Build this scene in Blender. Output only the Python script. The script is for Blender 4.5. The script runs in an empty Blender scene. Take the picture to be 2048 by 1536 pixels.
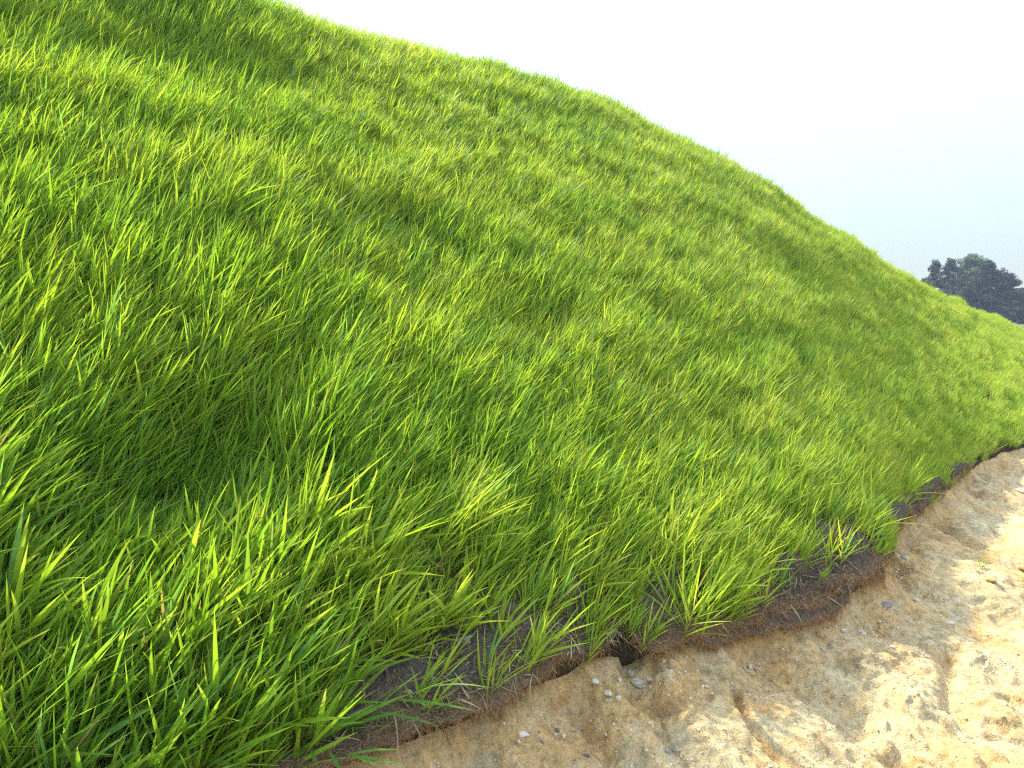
import bpy, math, random
import numpy as np
from mathutils import Vector

# ------------------------------------------------------------------ camera, sky, sun, exposure
SC = bpy.context.scene
COL = SC.collection
SUN_AZ, SUN_EL = math.radians(-38), math.radians(48)     # azimuth from +Y towards +X

cam_data = bpy.data.cameras.new("camera")
cam_data.sensor_width = 36.0
cam_data.lens = 36.0 * 1435 / 2048
cam_data.clip_start = 0.05
cam_data.clip_end = 5000
cam = bpy.data.objects.new("camera", cam_data)
COL.objects.link(cam)
cam.location = (0, 0, 0)
cam.rotation_euler = (math.radians(90 - 4.304), 0, 0)
SC.camera = cam

world = bpy.data.worlds.new("World")
SC.world = world
world.use_nodes = True
wn, wl = world.node_tree.nodes, world.node_tree.links
sky = wn.new("ShaderNodeTexSky")
sky.sky_type = 'NISHITA'
sky.sun_disc = False
sky.sun_elevation = SUN_EL
sky.sun_rotation = SUN_AZ
sky.altitude = 100
sky.air_density = 1.0
sky.dust_density = 1.2
sky.ozone_density = 1.0
bg = wn["Background"]
bg.inputs[1].default_value = 0.14
hsv = wn.new("ShaderNodeHueSaturation")              # hazy air: a paler, less blue sky
hsv.inputs["Saturation"].default_value = 0.78
wl.new(sky.outputs[0], hsv.inputs["Color"])
bw = wn.new("ShaderNodeRGBToBW"); wl.new(sky.outputs[0], bw.inputs[0])          # thin veil of haze evens the sky out
dv = wn.new("ShaderNodeMath"); dv.operation = 'DIVIDE'; dv.inputs[0].default_value = 1.72; wl.new(bw.outputs[0], dv.inputs[1])
pw = wn.new("ShaderNodeMath"); pw.operation = 'POWER'; wl.new(dv.outputs[0], pw.inputs[0]); pw.inputs[1].default_value = 0.86
mu = wn.new("ShaderNodeVectorMath"); mu.operation = 'SCALE'; wl.new(hsv.outputs[0], mu.inputs[0]); wl.new(pw.outputs[0], mu.inputs["Scale"])
tc = wn.new("ShaderNodeTexCoord"); sx = wn.new("ShaderNodeSeparateXYZ"); wl.new(tc.outputs["Generated"], sx.inputs[0])
cl = wn.new("ShaderNodeClamp"); wl.new(sx.outputs[2], cl.inputs[0])
ov = wn.new("ShaderNodeMath"); ov.operation = 'MULTIPLY_ADD'; wl.new(cl.outputs[0], ov.inputs[0])   # hazy sky: brighter overhead than at the horizon
ov.inputs[1].default_value = 1.2; ov.inputs[2].default_value = 0.36
m2 = wn.new("ShaderNodeVectorMath"); m2.operation = 'SCALE'; wl.new(mu.outputs[0], m2.inputs[0]); wl.new(ov.outputs[0], m2.inputs["Scale"])
wl.new(m2.outputs[0], bg.inputs[0])

sun_data = bpy.data.lights.new("sun", 'SUN')
sun_data.energy = 2.0
sun_data.angle = math.radians(2.0)
sun_data.color = (1.0, 0.93, 0.80)
sun = bpy.data.objects.new("sun", sun_data)
COL.objects.link(sun)
sd = Vector((math.sin(SUN_AZ) * math.cos(SUN_EL), math.cos(SUN_AZ) * math.cos(SUN_EL), math.sin(SUN_EL)))
sun.rotation_euler = sd.to_track_quat('Z', 'Y').to_euler()

SC.view_settings.view_transform = 'Standard'
SC.view_settings.look = 'None'
SC.view_settings.gamma = 1.0
SC.view_settings.use_curve_mapping = False
SC.view_settings.exposure = 2.65
SC.render.engine = 'CYCLES'
SC.cycles.use_denoising = False
SC.cycles.filter_width = 1.25
SC.cycles.sample_clamp_indirect = 6.0
SC.cycles.max_bounces = 10
SC.cycles.diffuse_bounces = 6
SC.cycles.transmission_bounces = 6
SC.cycles.transparent_max_bounces = 6

RNG = np.random.default_rng(11)

# GEO_BEGIN ---------------------------------------------------------- noise and the shape of the place
def _hash(ix, iy, seed):
    h = (ix.astype(np.int64) * 374761393 + iy.astype(np.int64) * 668265263 + seed * 982451653) & 0xffffffff
    h = ((h ^ (h >> 13)) * 1274126177) & 0xffffffff
    h = (h ^ (h >> 16)) & 0xffffffff
    return h.astype(np.float64) / 4294967295.0 * 2 - 1

def vnoise(x, y, seed=0):
    x = np.asarray(x, float); y = np.asarray(y, float)
    ix = np.floor(x); iy = np.floor(y)
    fx = x - ix; fy = y - iy
    ux = fx * fx * fx * (fx * (fx * 6 - 15) + 10); uy = fy * fy * fy * (fy * (fy * 6 - 15) + 10)
    def g(dx, dy):
        a = _hash(ix + dx, iy + dy, seed) * math.pi
        return np.cos(a) * (fx - dx) + np.sin(a) * (fy - dy)
    a = g(0, 0) * (1 - ux) + g(1, 0) * ux
    b = g(0, 1) * (1 - ux) + g(1, 1) * ux
    return (a * (1 - uy) + b * uy) * 1.5

def fbm(x, y, octv=4, seed=0, gain=0.5, lac=2.03):
    s = 0; a = 1.0; t = 0
    for k in range(octv):
        s = s + a * vnoise(x, y, seed + 17 * k); t += a
        a *= gain; x = x * lac + 3.1; y = y * lac - 1.7
    return s / t * 1.3

def ridged(x, y, octv=3, seed=0):
    s = 0; a = 1.0; t = 0
    for k in range(octv):
        s = s + a * (1 - 2 * np.abs(vnoise(x, y, seed + 13 * k))); t += a
        a *= .5; x = x * 2.1 + 7.7; y = y * 2.1 - 2.3
    return s / t

def smooth(a, b, x):
    q = np.clip((x - a) / (b - a), 0, 1)
    return q * q * (3 - 2 * q)

EYE = 1.2
FOOT = np.array([(-6, -1.6), (-4, -.3), (-2.2, .75), (-1.4, 1.33), (-.89, 1.68), (-.53, 1.89), (-.34, 2.01), (-.21, 2.10), (-.04, 2.28), (.21, 2.5),
                 (.38, 2.63), (.55, 2.64), (.74, 2.70), (.88, 2.84), (1.08, 2.95), (1.23, 2.99), (1.38, 3.08), (1.57, 3.25),
                 (1.77, 3.38), (2.10, 3.94), (2.46, 4.47), (2.96, 5.0), (3.43, 5.53), (3.83, 6.01), (4.42, 6.65), (4.93, 7.13),
                 (5.36, 7.44), (6.8, 8.8), (8.5, 10.5), (12, 15), (16, 20), (19, 24)])
PAIR = np.array([(-6, -1.6, -9, 1.8, 3.2), (-4, -.3, -7, 3.3, 3.2), (-2.2, .75, -4.6, 5.1, 2.85), (-.89, 1.68, -2.9, 6.3, 2.60), (-.04, 2.28, -1.6, 7.2, 2.80),
                 (.88, 2.84, .1, 8.35, 2.77), (1.77, 3.38, 2.0, 9.5, 2.38), (2.46, 4.47, 3.6, 10.5, 1.95), (3.83, 6.01, 5.8, 11.9, 1.05),
                 (5.36, 7.44, 8.0, 13.4, .42), (8.5, 10.5, 11.2, 16.2, -.03), (12, 15, 14, 19, -.5), (16, 20, 17.5, 22, -.95), (19, 24, 20, 25.5, -1.1)])

def _gauss(y, sig):
    n = int(sig * 3)
    k = np.exp(-0.5 * (np.arange(-n, n + 1) / sig) ** 2); k /= k.sum()
    p = np.concatenate([np.full(n, y[0]) + (np.arange(-n, 0)) * (y[1] - y[0]), y, np.full(n, y[-1]) + np.arange(1, n + 1) * (y[-1] - y[-2])])
    return np.convolve(p, k, 'valid')

_fa = np.concatenate([[0], np.cumsum(np.hypot(*np.diff(FOOT, axis=0).T))])
ALEN = _fa[-1]
NA = 1800
A_S = np.linspace(0, ALEN, NA)
_step = ALEN / NA
FX = _gauss(np.interp(A_S, _fa, FOOT[:, 0]), .09 / _step)
FY = _gauss(np.interp(A_S, _fa, FOOT[:, 1]), .09 / _step)
SX = _gauss(FX, .55 / _step); SY = _gauss(FY, .55 / _step)          # smooth foot line: gives the direction of the slope
_pa = np.array([_fa[np.argmin(np.hypot(*(FOOT - p[:2]).T))] for p in PAIR])
CX, CY, CZ = [_gauss(np.interp(A_S, _pa, PAIR[:, k]), 1.0 / _step) for k in (2, 3, 4)]

CZ = CZ + .05 * smooth(7.2, 8.5, A_S)

def hill(a, s, bump=True):
    """point of the slope: a = metres along the foot, s = 0 at the foot, 1 at the crest"""
    fx = np.interp(a, A_S, FX); fy = np.interp(a, A_S, FY)
    gx = np.interp(a, A_S, SX); gy = np.interp(a, A_S, SY)
    k = np.clip(1 - s * 8, 0, 1) ** 2
    fx = fx * k + gx * (1 - k); fy = fy * k + gy * (1 - k)
    cx = np.interp(a, A_S, CX); cy = np.interp(a, A_S, CY); cz = np.interp(a, A_S, CZ)
    x = fx + (cx - fx) * s; y = fy + (cy - fy) * s
    h = cz + EYE
    e = s - .86
    prof = np.where(s < .86, s * 1.06, .86 * 1.06 + 1.06 * e - np.clip(e, 0, None) ** 2 * 2.3)
    z = -EYE + h * prof
    if bump:
        big = fbm(a * .75 + 3, s * 3.2, 3, 5) * .06 + fbm(a * 2.3, s * 7.5 + 4, 2, 9) * .035
        z = z + big * smooth(0, .12, s)
        for (ba, bs, ra, rs, hh) in HUMPS:
            z = z + hh * np.exp(-((a - ba) / ra) ** 2 - ((s - bs) / rs) ** 2)
    return np.stack([x, y, z], -1)

# swellings and hollows of the slope: along, up, radius along, radius up, height
HUMPS = [(6.05, .155, .33, .07, -.17), (6.6, .17, .22, .06, .07), (5.3, .12, .4, .06, .05), (6.95, .115, .16, .03, -.05),
         (5.8, .70, .9, .10, -.13), (5.9, .88, 1.2, .07, .10), (8.9, 1.0, .35, .05, .06), (9.5, .95, .3, .05, -.05), (10.9, .97, .4, .06, .05),
         (11.5, .9, .4, .06, -.04), (12.5, .98, .35, .07, .06), (13.2, .95, .4, .07, -.04), (8.1, .25, .35, .05, .05), (10.4, .62, .8, .06, .08), (10.2, .50, .8, .06, -.06)]

def foot_coords(x, y):
    """metres along the foot and signed distance from it (positive on the bare soil side)"""
    x = np.asarray(x, float).ravel(); y = np.asarray(y, float).ravel()
    st = 6
    px, py, pa = FX[::st], FY[::st], A_S[::st]
    ax, ay = px[:-1], py[:-1]; bx, by = px[1:] - ax, py[1:] - ay
    L2 = bx * bx + by * by
    out_a = np.empty(len(x)); out_d = np.empty(len(x))
    for i in range(0, len(x), 20000):
        X = x[i:i + 20000, None]; Y = y[i:i + 20000, None]
        q = np.clip(((X - ax) * bx + (Y - ay) * by) / L2, 0, 1)
        ex = X - ax - q * bx; ey = Y - ay - q * by
        d2 = ex * ex + ey * ey
        j = d2.argmin(1); r = np.arange(len(j))
        side = bx[j] * ey[r, j] - by[j] * ex[r, j]
        out_d[i:i + 20000] = np.sqrt(d2[r, j]) * np.where(side < 0, 1, -1)
        out_a[i:i + 20000] = pa[:-1][j] + q[r, j] * (pa[1] - pa[0])
    return out_a, out_d

# rills washed into the bare soil: polyline in plan, half width, depth
RILLS = [([(.84, 2.60), (.81, 2.45), (.84, 2.36), (.93, 2.22), (1.0, 2.05)], .014, .05),
         ([(1.95, 3.10), (1.80, 2.86), (1.70, 2.68), (1.66, 2.52)], .05, .055),
         ([(.50, 2.62), (.50, 2.50), (.56, 2.34), (.64, 2.18)], .05, .03),
         ([(.43, 2.74), (.44, 2.62), (.46, 2.54), (.50, 2.44)], .06, .085),
         ([(2.55, 4.50), (2.62, 4.36), (2.60, 4.2)], .05, .07), ([(2.95, 4.93), (3.02, 4.78), (3.0, 4.6)], .06, .09), ([(3.45, 5.46), (3.5, 5.2), (3.4, 4.9)], .05, .05),
         ([(1.30, 2.98), (1.33, 2.86), (1.42, 2.72)], .03, .03), ([(-.1, 2.16), (-.05, 2.05), (.02, 1.9)], .03, .03), ([(.22, 2.46), (.27, 2.38), (.34, 2.2)], .03, .04)]

def ground_z(x, y):
    x = np.asarray(x, float); shp = x.shape
    y = np.asarray(y, float)
    a, d = foot_coords(x, y)
    X = x.ravel(); Y = y.ravel()
    r = np.hypot(X, Y)
    dd = np.clip(d, 0, None)
    lip = smooth(-.10, .05, d)
    z = -EYE - .012 - .105 * smooth(-.045, .07, d + (.03 + .05 * smooth(9.2, 10, a)) * fbm(a * 6 - 2.5 * smooth(9.2, 10, a) * a, 0 * a + 1, 3, 33)) * (.75 + .6 * fbm(a * 2.1, 0 * a + 2.2, 2, 31)) - .30 * (1 - np.exp(-dd / .9)) - .02 * np.clip(dd, 0, 3)
    near = 1 - smooth(9, 30, r)
    fl = smooth(.0, .25, d)
    wx = X + .06 * fbm(X * 3, Y * 3, 2, 50); wy = Y + .06 * fbm(X * 3, Y * 3, 2, 51)
    n = fbm(wx * 1.7, wy * 1.7, 3, 21) * .090 + fbm(wx * 5, wy * 5, 4, 22, .6) * .030
    n = n + fbm(wx * 2.6 + wy * 1.5, wy * .8 - wx * .5, 2, 23) * .035 * fl        # washed ribs running down the bank
    br = fbm(wx * 3.3, wy * 3.3, 3, 28)
    n = n + (smooth(.05, .11, br) - .5) * .018 * smooth(-.2, .2, fbm(X * 1.3, Y * 1.3, 2, 29))             # small broken steps
    n = n + fbm(X * 15, Y * 15, 3, 24, .6) * .011 + np.clip(fbm(X * 30, Y * 30, 2, 25) - .25, 0, 1) * .012
    z = z + n * near * smooth(-.06, .12, d)
    # alcoves eaten into the face under the mat
    alc = np.clip(fbm(a * 4.3, 0 * a + .5, 2, 26) * 1.6 - .1, 0, 1)
    z = z - alc * .07 * np.exp(-((d - .05) / .09) ** 2)
    for pts, w, dep in RILLS:
        best = np.full(X.shape, 1e9)
        for (p0, p1) in zip(pts[:-1], pts[1:]):
            vx, vy = p1[0] - p0[0], p1[1] - p0[1]
            q = np.clip(((X - p0[0]) * vx + (Y - p0[1]) * vy) / (vx * vx + vy * vy), 0, 1)
            best = np.minimum(best, np.hypot(X - p0[0] - q * vx, Y - p0[1] - q * vy))
        ww = w * (1 + .6 * fbm(X * 9, Y * 9, 2, 40))
        z = z - dep * np.exp(-(best / np.maximum(ww, .004)) ** 2)
    # under the hill and far away
    z = np.where(d < -.12, -EYE - .25 + 0 * z, z)
    far = smooth(18, 60, r)
    z = z * (1 - far) + far * (-1.5 + .25 * fbm(X * .05, Y * .05, 2, 60) + 2.2 * smooth(70, 105, r) * smooth(-20, 20, X))
    return z.reshape(shp)
# GEO_END

# ------------------------------------------------------------------ helpers
def tag(o, label=None, cat=None, group=None, kind=None):
    if label: o["label"] = label
    if cat: o["category"] = cat
    if group: o["group"] = group
    if kind: o["kind"] = kind
    return o

def mesh_obj(name, V, F, mat, parent=None, smoothed=True, color=None, loc=None):
    """V: n x 3, F: list of n x k index arrays (all quads or all triangles each)"""
    V = np.asarray(V, np.float32)
    if not isinstance(F, list): F = [F]
    F = [np.asarray(f, np.int32) for f in F if len(f)]
    me = bpy.data.meshes.new(name)
    me.vertices.add(len(V)); me.vertices.foreach_set("co", V.ravel())
    nl = sum(f.size for f in F); npoly = sum(len(f) for f in F)
    me.loops.add(nl); me.loops.foreach_set("vertex_index", np.concatenate([f.ravel() for f in F]))
    me.polygons.add(npoly)
    tot = np.concatenate([np.full(len(f), f.shape[1], np.int32) for f in F])
    me.polygons.foreach_set("loop_start", np.concatenate([[0], np.cumsum(tot)[:-1]]).astype(np.int32))
    if smoothed: me.polygons.foreach_set("use_smooth", np.ones(npoly, bool))
    me.update(calc_edges=True)
    if color is not None:
        at = me.attributes.new("tint", 'FLOAT_COLOR', 'POINT')
        c4 = np.ones((len(V), 4), np.float32); c4[:, :3] = color
        at.data.foreach_set("color", c4.ravel())
    if mat is not None: me.materials.append(mat)
    o = bpy.data.objects.new(name, me)
    COL.objects.link(o)
    if parent is not None: o.parent = parent
    if loc is not None: o.location = loc
    return o

def empty(name, loc=(0, 0, 0)):
    o = bpy.data.objects.new(name, None); COL.objects.link(o); o.location = loc; o.empty_display_size = .1
    return o

def grid_faces(nu, nv, base=0):
    i = np.arange(nu - 1)[:, None] * nv + np.arange(nv - 1)[None]
    i = i.ravel() + base
    return np.stack([i, i + nv, i + nv + 1, i + 1], -1)

class NT:
    def __init__(self, name):
        self.m = bpy.data.materials.new(name); self.m.use_nodes = True
        self.n = self.m.node_tree.nodes; self.l = self.m.node_tree.links
        self.out = self.n["Material Output"]; self.bsdf = self.n["Principled BSDF"]
        self.geo = self.n.new("ShaderNodeNewGeometry")
    def pos(self, scale=(1, 1, 1)):
        mp = self.n.new("ShaderNodeMapping"); mp.inputs["Scale"].default_value = scale
        self.l.new(self.geo.outputs["Position"], mp.inputs["Vector"]); return mp.outputs[0]
    def noise(self, scale, detail=4, rough=.55, vec=None, dist=0):
        t = self.n.new("ShaderNodeTexNoise"); t.inputs["Scale"].default_value = scale; t.inputs["Detail"].default_value = detail
        t.inputs["Roughness"].default_value = rough; t.inputs["Distortion"].default_value = dist
        self.l.new(vec if vec is not None else self.pos(), t.inputs["Vector"]); return t.outputs["Fac"]
    def voronoi(self, scale, out="Distance", vec=None):
        t = self.n.new("ShaderNodeTexVoronoi"); t.inputs["Scale"].default_value = scale
        self.l.new(vec if vec is not None else self.pos(), t.inputs["Vector"]); return t.outputs[out]
    def ramp(self, fac, stops):
        r = self.n.new("ShaderNodeValToRGB"); e = r.color_ramp.elements
        while len(e) < len(stops): e.new(.5)
        for k, (p, c) in enumerate(stops):
            e[k].position = p; e[k].color = (*c, 1) if not isinstance(c, (int, float)) else (c, c, c, 1)
        self.l.new(fac, r.inputs[0]); return r.outputs[0]
    def mix(self, fac, a, b, mode='MIX'):
        m = self.n.new("ShaderNodeMix"); m.data_type = 'RGBA'; m.blend_type = mode
        for sock, v in ((m.inputs[0], fac), (m.inputs[6], a), (m.inputs[7], b)):
            if isinstance(v, (int, float)): sock.default_value = v
            elif isinstance(v, tuple): sock.default_value = (*v, 1)
            else: self.l.new(v, sock)
        return m.outputs[2]
    def math(self, op, a, b=0.0):
        m = self.n.new("ShaderNodeMath"); m.operation = op
        for k, v in ((0, a), (1, b)):
            if isinstance(v, (int, float)): m.inputs[k].default_value = v
            else: self.l.new(v, m.inputs[k])
        return m.outputs[0]
    def bump(self, h, strength, dist, prev=None):
        b = self.n.new("ShaderNodeBump"); b.inputs["Strength"].default_value = strength; b.inputs["Distance"].default_value = dist
        self.l.new(h, b.inputs["Height"])
        if prev is not None: self.l.new(prev, b.inputs["Normal"])
        return b.outputs[0]
    def attr(self, name="tint"):
        a = self.n.new("ShaderNodeAttribute"); a.attribute_name = name; return a.outputs["Color"]
    def set(self, **k):
        for key, v in k.items():
            s = self.bsdf.inputs[key.replace("_", " ")]
            if isinstance(v, (int, float)): s.default_value = v
            elif isinstance(v, tuple): s.default_value = (*v, 1)
            else: self.l.new(v, s)
        return self

# ------------------------------------------------------------------ materials
def soil_material():
    t = NT("sandy_soil")
    sep = t.n.new("ShaderNodeSeparateColor"); t.l.new(t.attr(), sep.inputs[0])
    big = t.noise(1.9, 6, .62, dist=.4)
    c = t.ramp(big, [(.33, (.53, .37, .19)), (.44, (.56, .44, .25)), (.52, (.53, .45, .285)), (.62, (.48, .425, .28)), (.72, (.60, .52, .35))])
    org = t.ramp(t.noise(4.6, 6, .66, dist=.6), [(.50, 0.0), (.64, .9)])
    c = t.mix(org, c, (.54, .35, .155))
    gry = t.ramp(t.noise(3.3, 7, .68, t.pos((1.3, 1, 1.7)), .8), [(.52, 0.0), (.64, .75)])
    c = t.mix(gry, c, (.45, .415, .30))
    oc = t.math('MULTIPLY', sep.outputs[0], t.ramp(t.noise(7, 5, .65), [(.38, .10), (.60, .72)]))
    c = t.mix(oc, c, t.ramp(t.noise(13, 6, .7), [(.32, (.30, .17, .065)), (.5, (.46, .28, .115)), (.68, (.55, .39, .19))]))
    mot = t.ramp(t.noise(34, 7, .75), [(.30, .50), (.5, 1.0), (.72, 1.35)])
    c = t.mix(1.0, c, mot, 'MULTIPLY')
    mid = t.ramp(t.noise(10, 6, .7, dist=.5), [(.30, .62), (.48, 1.0), (.70, 1.2)])
    c = t.mix(1.0, c, mid, 'MULTIPLY')
    spk = t.ramp(t.noise(210, 3, .65), [(.32, .40), (.45, 1.0), (.62, 1.0), (.75, 1.5)])
    c = t.mix(.85, c, spk, 'MULTIPLY')
    grit = t.ramp(t.voronoi(150), [(.12, 1.0), (.22, 0.0)])
    gm = t.math('MULTIPLY', grit, t.ramp(t.noise(9, 5, .65), [(.44, 0.0), (.60, .8)]))
    c = t.mix(gm, c, (.58, .52, .41))
    dark = t.ramp(t.noise(12, 7, .72, dist=1.2), [(.25, 1.0), (.38, 0.0)])
    c = t.mix(t.math('MULTIPLY', dark, .6), c, (.13, .10, .065))
    c = t.mix(1.0, c, (1.05, .945, .72), 'MULTIPLY')
    far = t.ramp(t.noise(.05, 5, .6), [(.4, (.05, .07, .03)), (.6, (.11, .10, .055))])
    c = t.mix(sep.outputs[1], c, far)
    n = t.bump(t.noise(24, 8, .72), .7, .035)
    n = t.bump(t.noise(130, 5, .75), .7, .008, n)
    n = t.bump(grit, .4, .004, n)
    t.set(Base_Color=c, Roughness=.95, Normal=n, Specular_IOR_Level=.12)
    return t.m

def earth_material():
    t = NT("dark_earth")
    c = t.ramp(t.noise(9, 5, .6), [(.3, (.022, .016, .010)), (.6, (.045, .033, .018)), (.8, (.06, .045, .025))])
    t.set(Base_Color=c, Roughness=1.0, Normal=t.bump(t.noise(40, 5, .7), .7, .02), Specular_IOR_Level=.1)
    return t.m

def mat_material():
    t = NT("coir_fibre")
    f1 = t.noise(90, 4, .7, t.pos((1, .25, 1)), 1.5)
    f2 = t.noise(120, 4, .7, t.pos((.25, 1, .6)), 1.5)
    f = t.math('MAXIMUM', f1, f2)
    big = t.noise(5, 4, .6)
    base = t.ramp(big, [(.30, (.085, .064, .044)), (.5, (.135, .103, .071)), (.66, (.180, .122, .074)), (.8, (.180, .157, .124))])
    c = t.mix(1.0, base, t.ramp(f, [(.42, .35), (.55, .9), (.75, 1.7)]), 'MULTIPLY')
    gr = t.ramp(t.noise(8, 5, .6), [(.55, 0.0), (.72, .6)])
    c = t.mix(gr, c, (.15, .135, .115))
    c = t.mix(1.0, c, t.attr(), 'MULTIPLY')
    t.set(Base_Color=c, Roughness=1.0, Normal=t.bump(f, .8, .012), Specular_IOR_Level=.05)
    return t.m

def tint_material(name, rough=.9, spec=.1):
    t = NT(name)
    t.set(Base_Color=t.attr(), Roughness=rough, Specular_IOR_Level=spec)
    return t.m

def blade_material(name, trans=.45, gain=(1.36, 1.33, .75), rough=.55, spec=.22):
    t = NT(name)
    c = t.attr()
    t.set(Base_Color=c, Roughness=rough, Specular_IOR_Level=spec)
    tr = t.n.new("ShaderNodeBsdfTranslucent")
    t.l.new(t.mix(1.0, c, gain, 'MULTIPLY'), tr.inputs["Color"])
    mx = t.n.new("ShaderNodeMixShader"); mx.inputs[0].default_value = trans
    t.l.new(t.bsdf.outputs[0], mx.inputs[1]); t.l.new(tr.outputs[0], mx.inputs[2])
    t.l.new(mx.outputs[0], t.out.inputs["Surface"])
    return t.m

def stone_material(name, c0, c1):
    t = NT(name)
    c = t.ramp(t.noise(45, 5, .65), [(.32, c0), (.66, c1)])
    t.set(Base_Color=c, Roughness=.85, Normal=t.bump(t.noise(110, 4, .65), .5, .004), Specular_IOR_Level=.2)
    return t.m

def bark_material():
    t = NT("pale_bark")
    c = t.ramp(t.noise(3, 5, .6, t.pos((2, 2, .4))), [(.35, (.10, .085, .07)), (.65, (.24, .21, .18))])
    t.set(Base_Color=c, Roughness=.9, Normal=t.bump(t.noise(8, 4), .5, .05))
    return t.m

M_SOIL, M_EARTH, M_MAT = soil_material(), earth_material(), mat_material()
M_BLADE = blade_material("grass_blade", .52)
M_FIBRE = tint_material("loose_fibre", 1.0, .05)
M_GRIT = tint_material("grit", .9, .15)
M_BARK = bark_material()
M_LEAF = blade_material("tree_leaf", .25, (1.2, 1.2, .8), .6, .15)

# ------------------------------------------------------------------ ground: one sheet out to the horizon
def axis(dense, lo, hi):
    left = dense[0] - np.cumsum(np.geomspace(dense[1] - dense[0], (dense[0] - lo) * .25, 40)); left = left[left > lo]
    right = dense[-1] + np.cumsum(np.geomspace(dense[-1] - dense[-2], (hi - dense[-1]) * .25, 45)); right = right[right < hi]
    return np.concatenate([[lo], left[::-1], dense, right, [hi]])
gx = axis(np.concatenate([np.arange(-.9, 2.3, .0068), np.arange(2.3, 7.5, .02)]), -900, 900)
gy = axis(np.concatenate([np.arange(1.5, 4.0, .0068), np.arange(4.0, 9.5, .024)]), -300, 900)
X, Y = np.meshgrid(gx, gy, indexing='ij')
Z = ground_z(X, Y)
_a, _d = foot_coords(X, Y)
ochre = (1 - smooth(.04, .36, _d + .12 * fbm(X.ravel() * 3, Y.ravel() * 3, 3, 35))) * np.where(_d > -.3, 1, 0)   # iron stained clay band under the mats
fardry = smooth(12, 40, np.hypot(X, Y)).ravel()
ground = mesh_obj("ground", np.stack([X, Y, Z], -1).reshape(-1, 3), grid_faces(len(gx), len(gy)), M_SOIL, color=np.stack([ochre, fardry, 0 * ochre], -1))
tag(ground, "bare sandy orange and grey soil bank washed into shallow rills below the grass slope", "ground", kind="structure")

def gz(x, y): return float(ground_z(np.array([x]), np.array([y]))[0])

# ------------------------------------------------------------------ hillside under the grass
ha = np.concatenate([np.linspace(0, 4.5, 40), np.arange(4.53, 15, .04), np.linspace(15.1, ALEN, 90)])
hs = np.concatenate([np.linspace(0, .2, 40), np.linspace(.205, 1.12, 110), np.linspace(1.15, 1.9, 12)])
A, S = np.meshgrid(ha, hs, indexing='ij')
HV = hill(A, S)
back = S > 1.12
HV[..., 2] = np.where(back, np.maximum(HV[..., 2], -EYE - .5), HV[..., 2])
skirt = HV[:, :1] + (HV[:, 8:9] - HV[:, :1]) * np.array([1, 1, 0]); skirt[..., 2] = -EYE - .3
HV = np.concatenate([skirt, HV], 1)
hillside = mesh_obj("hillside", HV.reshape(-1, 3), grid_faces(HV.shape[0], HV.shape[1]), M_EARTH)
tag(hillside, "steep dark earth hillside falling from upper left beneath the grass", "hillside", kind="structure")

def hill_normal(a, s):
    e = .02
    du = hill(a + e, s) - hill(a - e, s)
    dv = hill(a, s + e * .2) - hill(a, s - e * .2)
    n = np.cross(du, dv); n /= np.linalg.norm(n, axis=-1, keepdims=True)
    return n * np.where(n[..., 2:] < 0, -1, 1)

# ------------------------------------------------------------------ grass blades
GREENS = np.array([(.122, .245, .018), (.208, .325, .023), (.280, .382, .034), (.350, .415, .055), (.155, .310, .060)])
def leaf_colours(n, patch, rng):
    """base colour of each blade: the green of its patch and a spread of its own"""
    k = np.clip(patch + rng.normal(0, .17, n), 0, 1)
    c = np.stack([np.interp(k, [0, .35, .7, 1], GREENS[:4, j]) for j in range(3)], -1)
    blue = rng.random(n) < .07
    c[blue] = GREENS[4]
    c *= rng.uniform(.88, 1.12, (n, 1))
    return c

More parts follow.
